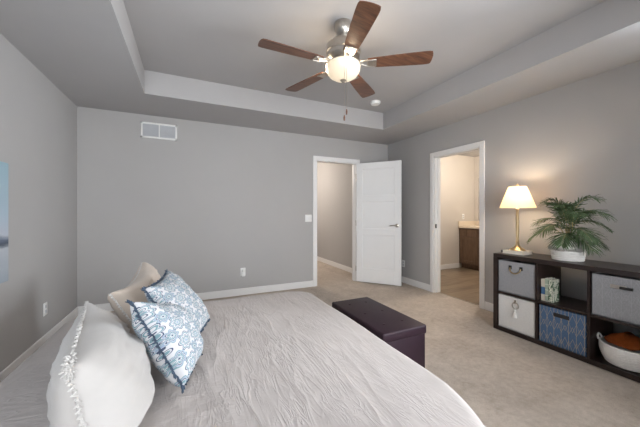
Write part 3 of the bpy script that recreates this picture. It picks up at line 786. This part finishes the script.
# potted palm
PX, PY = 3.05, 1.345
palm = thing('potted_palm', 'leafy palm in a white woven pot on the dark shelf', 'plant', (PX, PY, SH+0.0005))
prof = [(0, 0.0), (0.103, 0.0)]
for k in range(11):
    for q in range(4):
        a = -PI/2+PI*(q+0.5)/4; prof.append((0.106+0.010*math.sin(k/10*PI)+0.006*math.cos(a), 0.010+k*0.0165+0.0085*math.sin(a)))
prof += [(0.098, 0.184), (0.096, 0.150), (0, 0.145)]
pot = MB().lathe(prof, seg=44).build('woven_pot', M['rope'], palm)
fr = MB(); rnd = random.Random(4)
for k in range(90):
    a = 2*PI*k/90; r0 = 0.116
    fr.tube([(r0*math.cos(a), r0*math.sin(a), 0.132), ((r0+0.014)*math.cos(a), (r0+0.014)*math.sin(a), 0.126), ((r0+0.017)*math.cos(a+0.02), (r0+0.017)*math.sin(a+0.02), 0.085+rnd.uniform(0, 0.012))], [0.004, 0.005, 0.003], 5)
fr.build('fringe_band', M['rope'], pot)
MB().lathe([(0, 0.156), (0.095, 0.154), (0.095, 0.150), (0, 0.149)], seg=24).build('soil', M['soil'], palm)
def frond(az, lift, length, droop, rs):
    rn = random.Random(rs)
    d = Vector((math.cos(az), math.sin(az), 0)); side = Vector((-math.sin(az), math.cos(az), 0))
    b0 = Vector((rn.uniform(-.03, .03), rn.uniform(-.03, .03), 0.15))
    P0, P1, P2 = b0, b0 + Vector((0, 0, lift)) + d*length*0.25, b0 + Vector((0, 0, lift-droop)) + d*length
    def q(t): return P0*(1-t)**2 + P1*2*t*(1-t) + P2*t*t
    f = MB(); n = 12
    f.tube([q(k/n) for k in range(n+1)], [0.0045*(1-0.75*k/n) for k in range(n+1)], 6)
    stem = f
    lv = MB(); bm_ = lv.bm; K = 25
    for k in range(K):
        t = 0.30+0.70*k/(K-1); p = q(t); tan = (q(min(1, t+0.02))-q(t-0.02)).normalized()
        up = side.cross(tan) * (1 if side.cross(tan).z > 0 else -1)
        ll = 0.150*math.sin(PI*min(1, 0.22+0.72*(k/(K-1))))**0.7*rn.uniform(0.85, 1.15)
        for s in (-1, 1):
            dirn = (tan*(0.55+0.5*k/K) + side*s*(1.0-0.35*k/K) + up*rn.uniform(0.0, 0.35)).normalized()
            wdt = tan.cross(dirn).cross(dirn).normalized()*0.0046
            prev = None
            for z in range(5):
                tt = z/4; c0 = p + dirn*ll*tt + Vector((0, 0, -0.055*tt*tt*rn.uniform(0.7, 1.3)*(ll/0.140)))
                w_ = wdt*(math.sin(PI*(0.12+0.86*tt))**0.8 if tt < 1 else 0.05)
                th_ = up*0.0006
                cur = [bm_.verts.new(c0-w_), bm_.verts.new(c0+th_*2), bm_.verts.new(c0+w_), bm_.verts.new(c0-th_)]
                if prev:
                    for e in range(4): bm_.faces.new((prev[e], cur[e], cur[(e+1) % 4], prev[(e+1) % 4]))
                prev = cur
    bmesh.ops.recalc_face_normals(bm_, faces=bm_.faces[:])
    st_ = stem.build('frond', M['leafstem'], palm)
    lv.build('leaflets', M['leaf'], st_, smooth=False)
rn = random.Random(11)
for az, lift, ln, dr in ((95, .34, .26, .16), (75, .44, .20, .05), (120, .26, .27, .26), (160, .30, .26, .22), (190, .20, .24, .22), (215, .38, .22, .10), (240, .28, .27, .26),
                         (265, .42, .28, .16), (285, .34, .30, .20), (300, .22, .26, .25), (-90, .50, .22, .08), (130, .46, .16, .04), (20, .40, .09, .05), (250, .18, .24, .24), (175, .42, .15, .06), (-45, .36, .16, .1)):
    frond(R(az), lift*0.90, ln*0.92, dr*0.82, rn.random())

# ------------------------------------------------------------------ bathroom fittings
VX0, VX1, VY0, VY1 = 5.30, BXE-0.012, 2.90, BYB-0.004
van = thing('bathroom_vanity', 'brown wooden vanity cabinet with cream countertop through the bathroom doorway', 'vanity', (0, 0, 0))
MB().box(VX0+0.02, VX1, VY0, VY1, 0.10, 0.86).box(VX0+0.09, VX1, VY0+0.01, VY1, 0.0, 0.10).build('cabinet_body', M['cabinet'], van, smooth=False)
ct = MB().box(VX0-0.02, VX1, VY0-0.02, VY1, 0.86, 0.90, 0.004, 1)
ct.box(VX1-0.02, VX1, VY0-0.02, VY1-0.02, 0.90, 1.0, 0.003, 1); ct.box(VX0-0.02, VX1, VY1-0.02, VY1, 0.90, 1.0, 0.003, 1)
ct.build('countertop', M['counter'], van, smooth=False)
y = VY1-0.03
for k in range(3):
    y0_, y1_ = y-0.40, y
    if k != 1:
        ya = (y0_+y1_)/2
    pair = ((y1_-0.155, y1_), (y0_, y1_-0.165)) if k == 0 else ((y0_, y1_),)
    for (p, q) in pair: MB().box(VX0, VX0+0.02, p, q, 0.69, 0.835, 0.004, 1).build('drawer_front', M['cabinet'], van, smooth=False)
    dd = MB(); s = 0.055
    dd.box(VX0, VX0+0.02, y0_, y0_+s, 0.125, 0.675, 0.003, 1); dd.box(VX0, VX0+0.02, y1_-s, y1_, 0.125, 0.675, 0.003, 1)
    dd.box(VX0, VX0+0.02, y0_+s, y1_-s, 0.125, 0.125+s, 0.003, 1); dd.box(VX0, VX0+0.02, y0_+s, y1_-s, 0.675-s, 0.675, 0.003, 1)
    dd.box(VX0+0.010, VX0+0.02, y0_+s-.002, y1_-s+.002, 0.12+s, 0.68-s)
    dd.build('cabinet_door', M['cabinet'], van, smooth=False)
    y = y0_-0.015
tag(MB().box(BXE-0.008, BXE-0.001, 3.0, BYB-0.10, 1.02, 1.95).build('wall_mirror', M['mirror'], None, smooth=False), 'frameless mirror over the bathroom vanity, seen edge-on', 'mirror')
vl = thing('vanity_light', 'warm bathroom wall light above the mirror', 'light', (BXE, 3.55, 2.08))
MB().box(-0.03, 0, -0.35, 0.35, -0.04, 0.04, 0.005, 1).build('back_plate', M['nickel'], vl)
for y in (-0.25, 0, 0.25): MB().lathe([(0.03, 0.05), (0.045, 0.0), (0.055, -0.07), (0.0, -0.072)], (-0.10, y, -0.02), 20).build('glass_shade', M['vanityglass'], vl)
for y in (-0.25, 0, 0.25): MB().tube([(-0.03, y, 0.02), (-0.10, y, 0.04)], 0.008, 8).build('arm', M['nickel'], vl)
bo = outlet('white outlet above the bathroom counter on the far wall', (5.44, BYB, 1.10), 0)
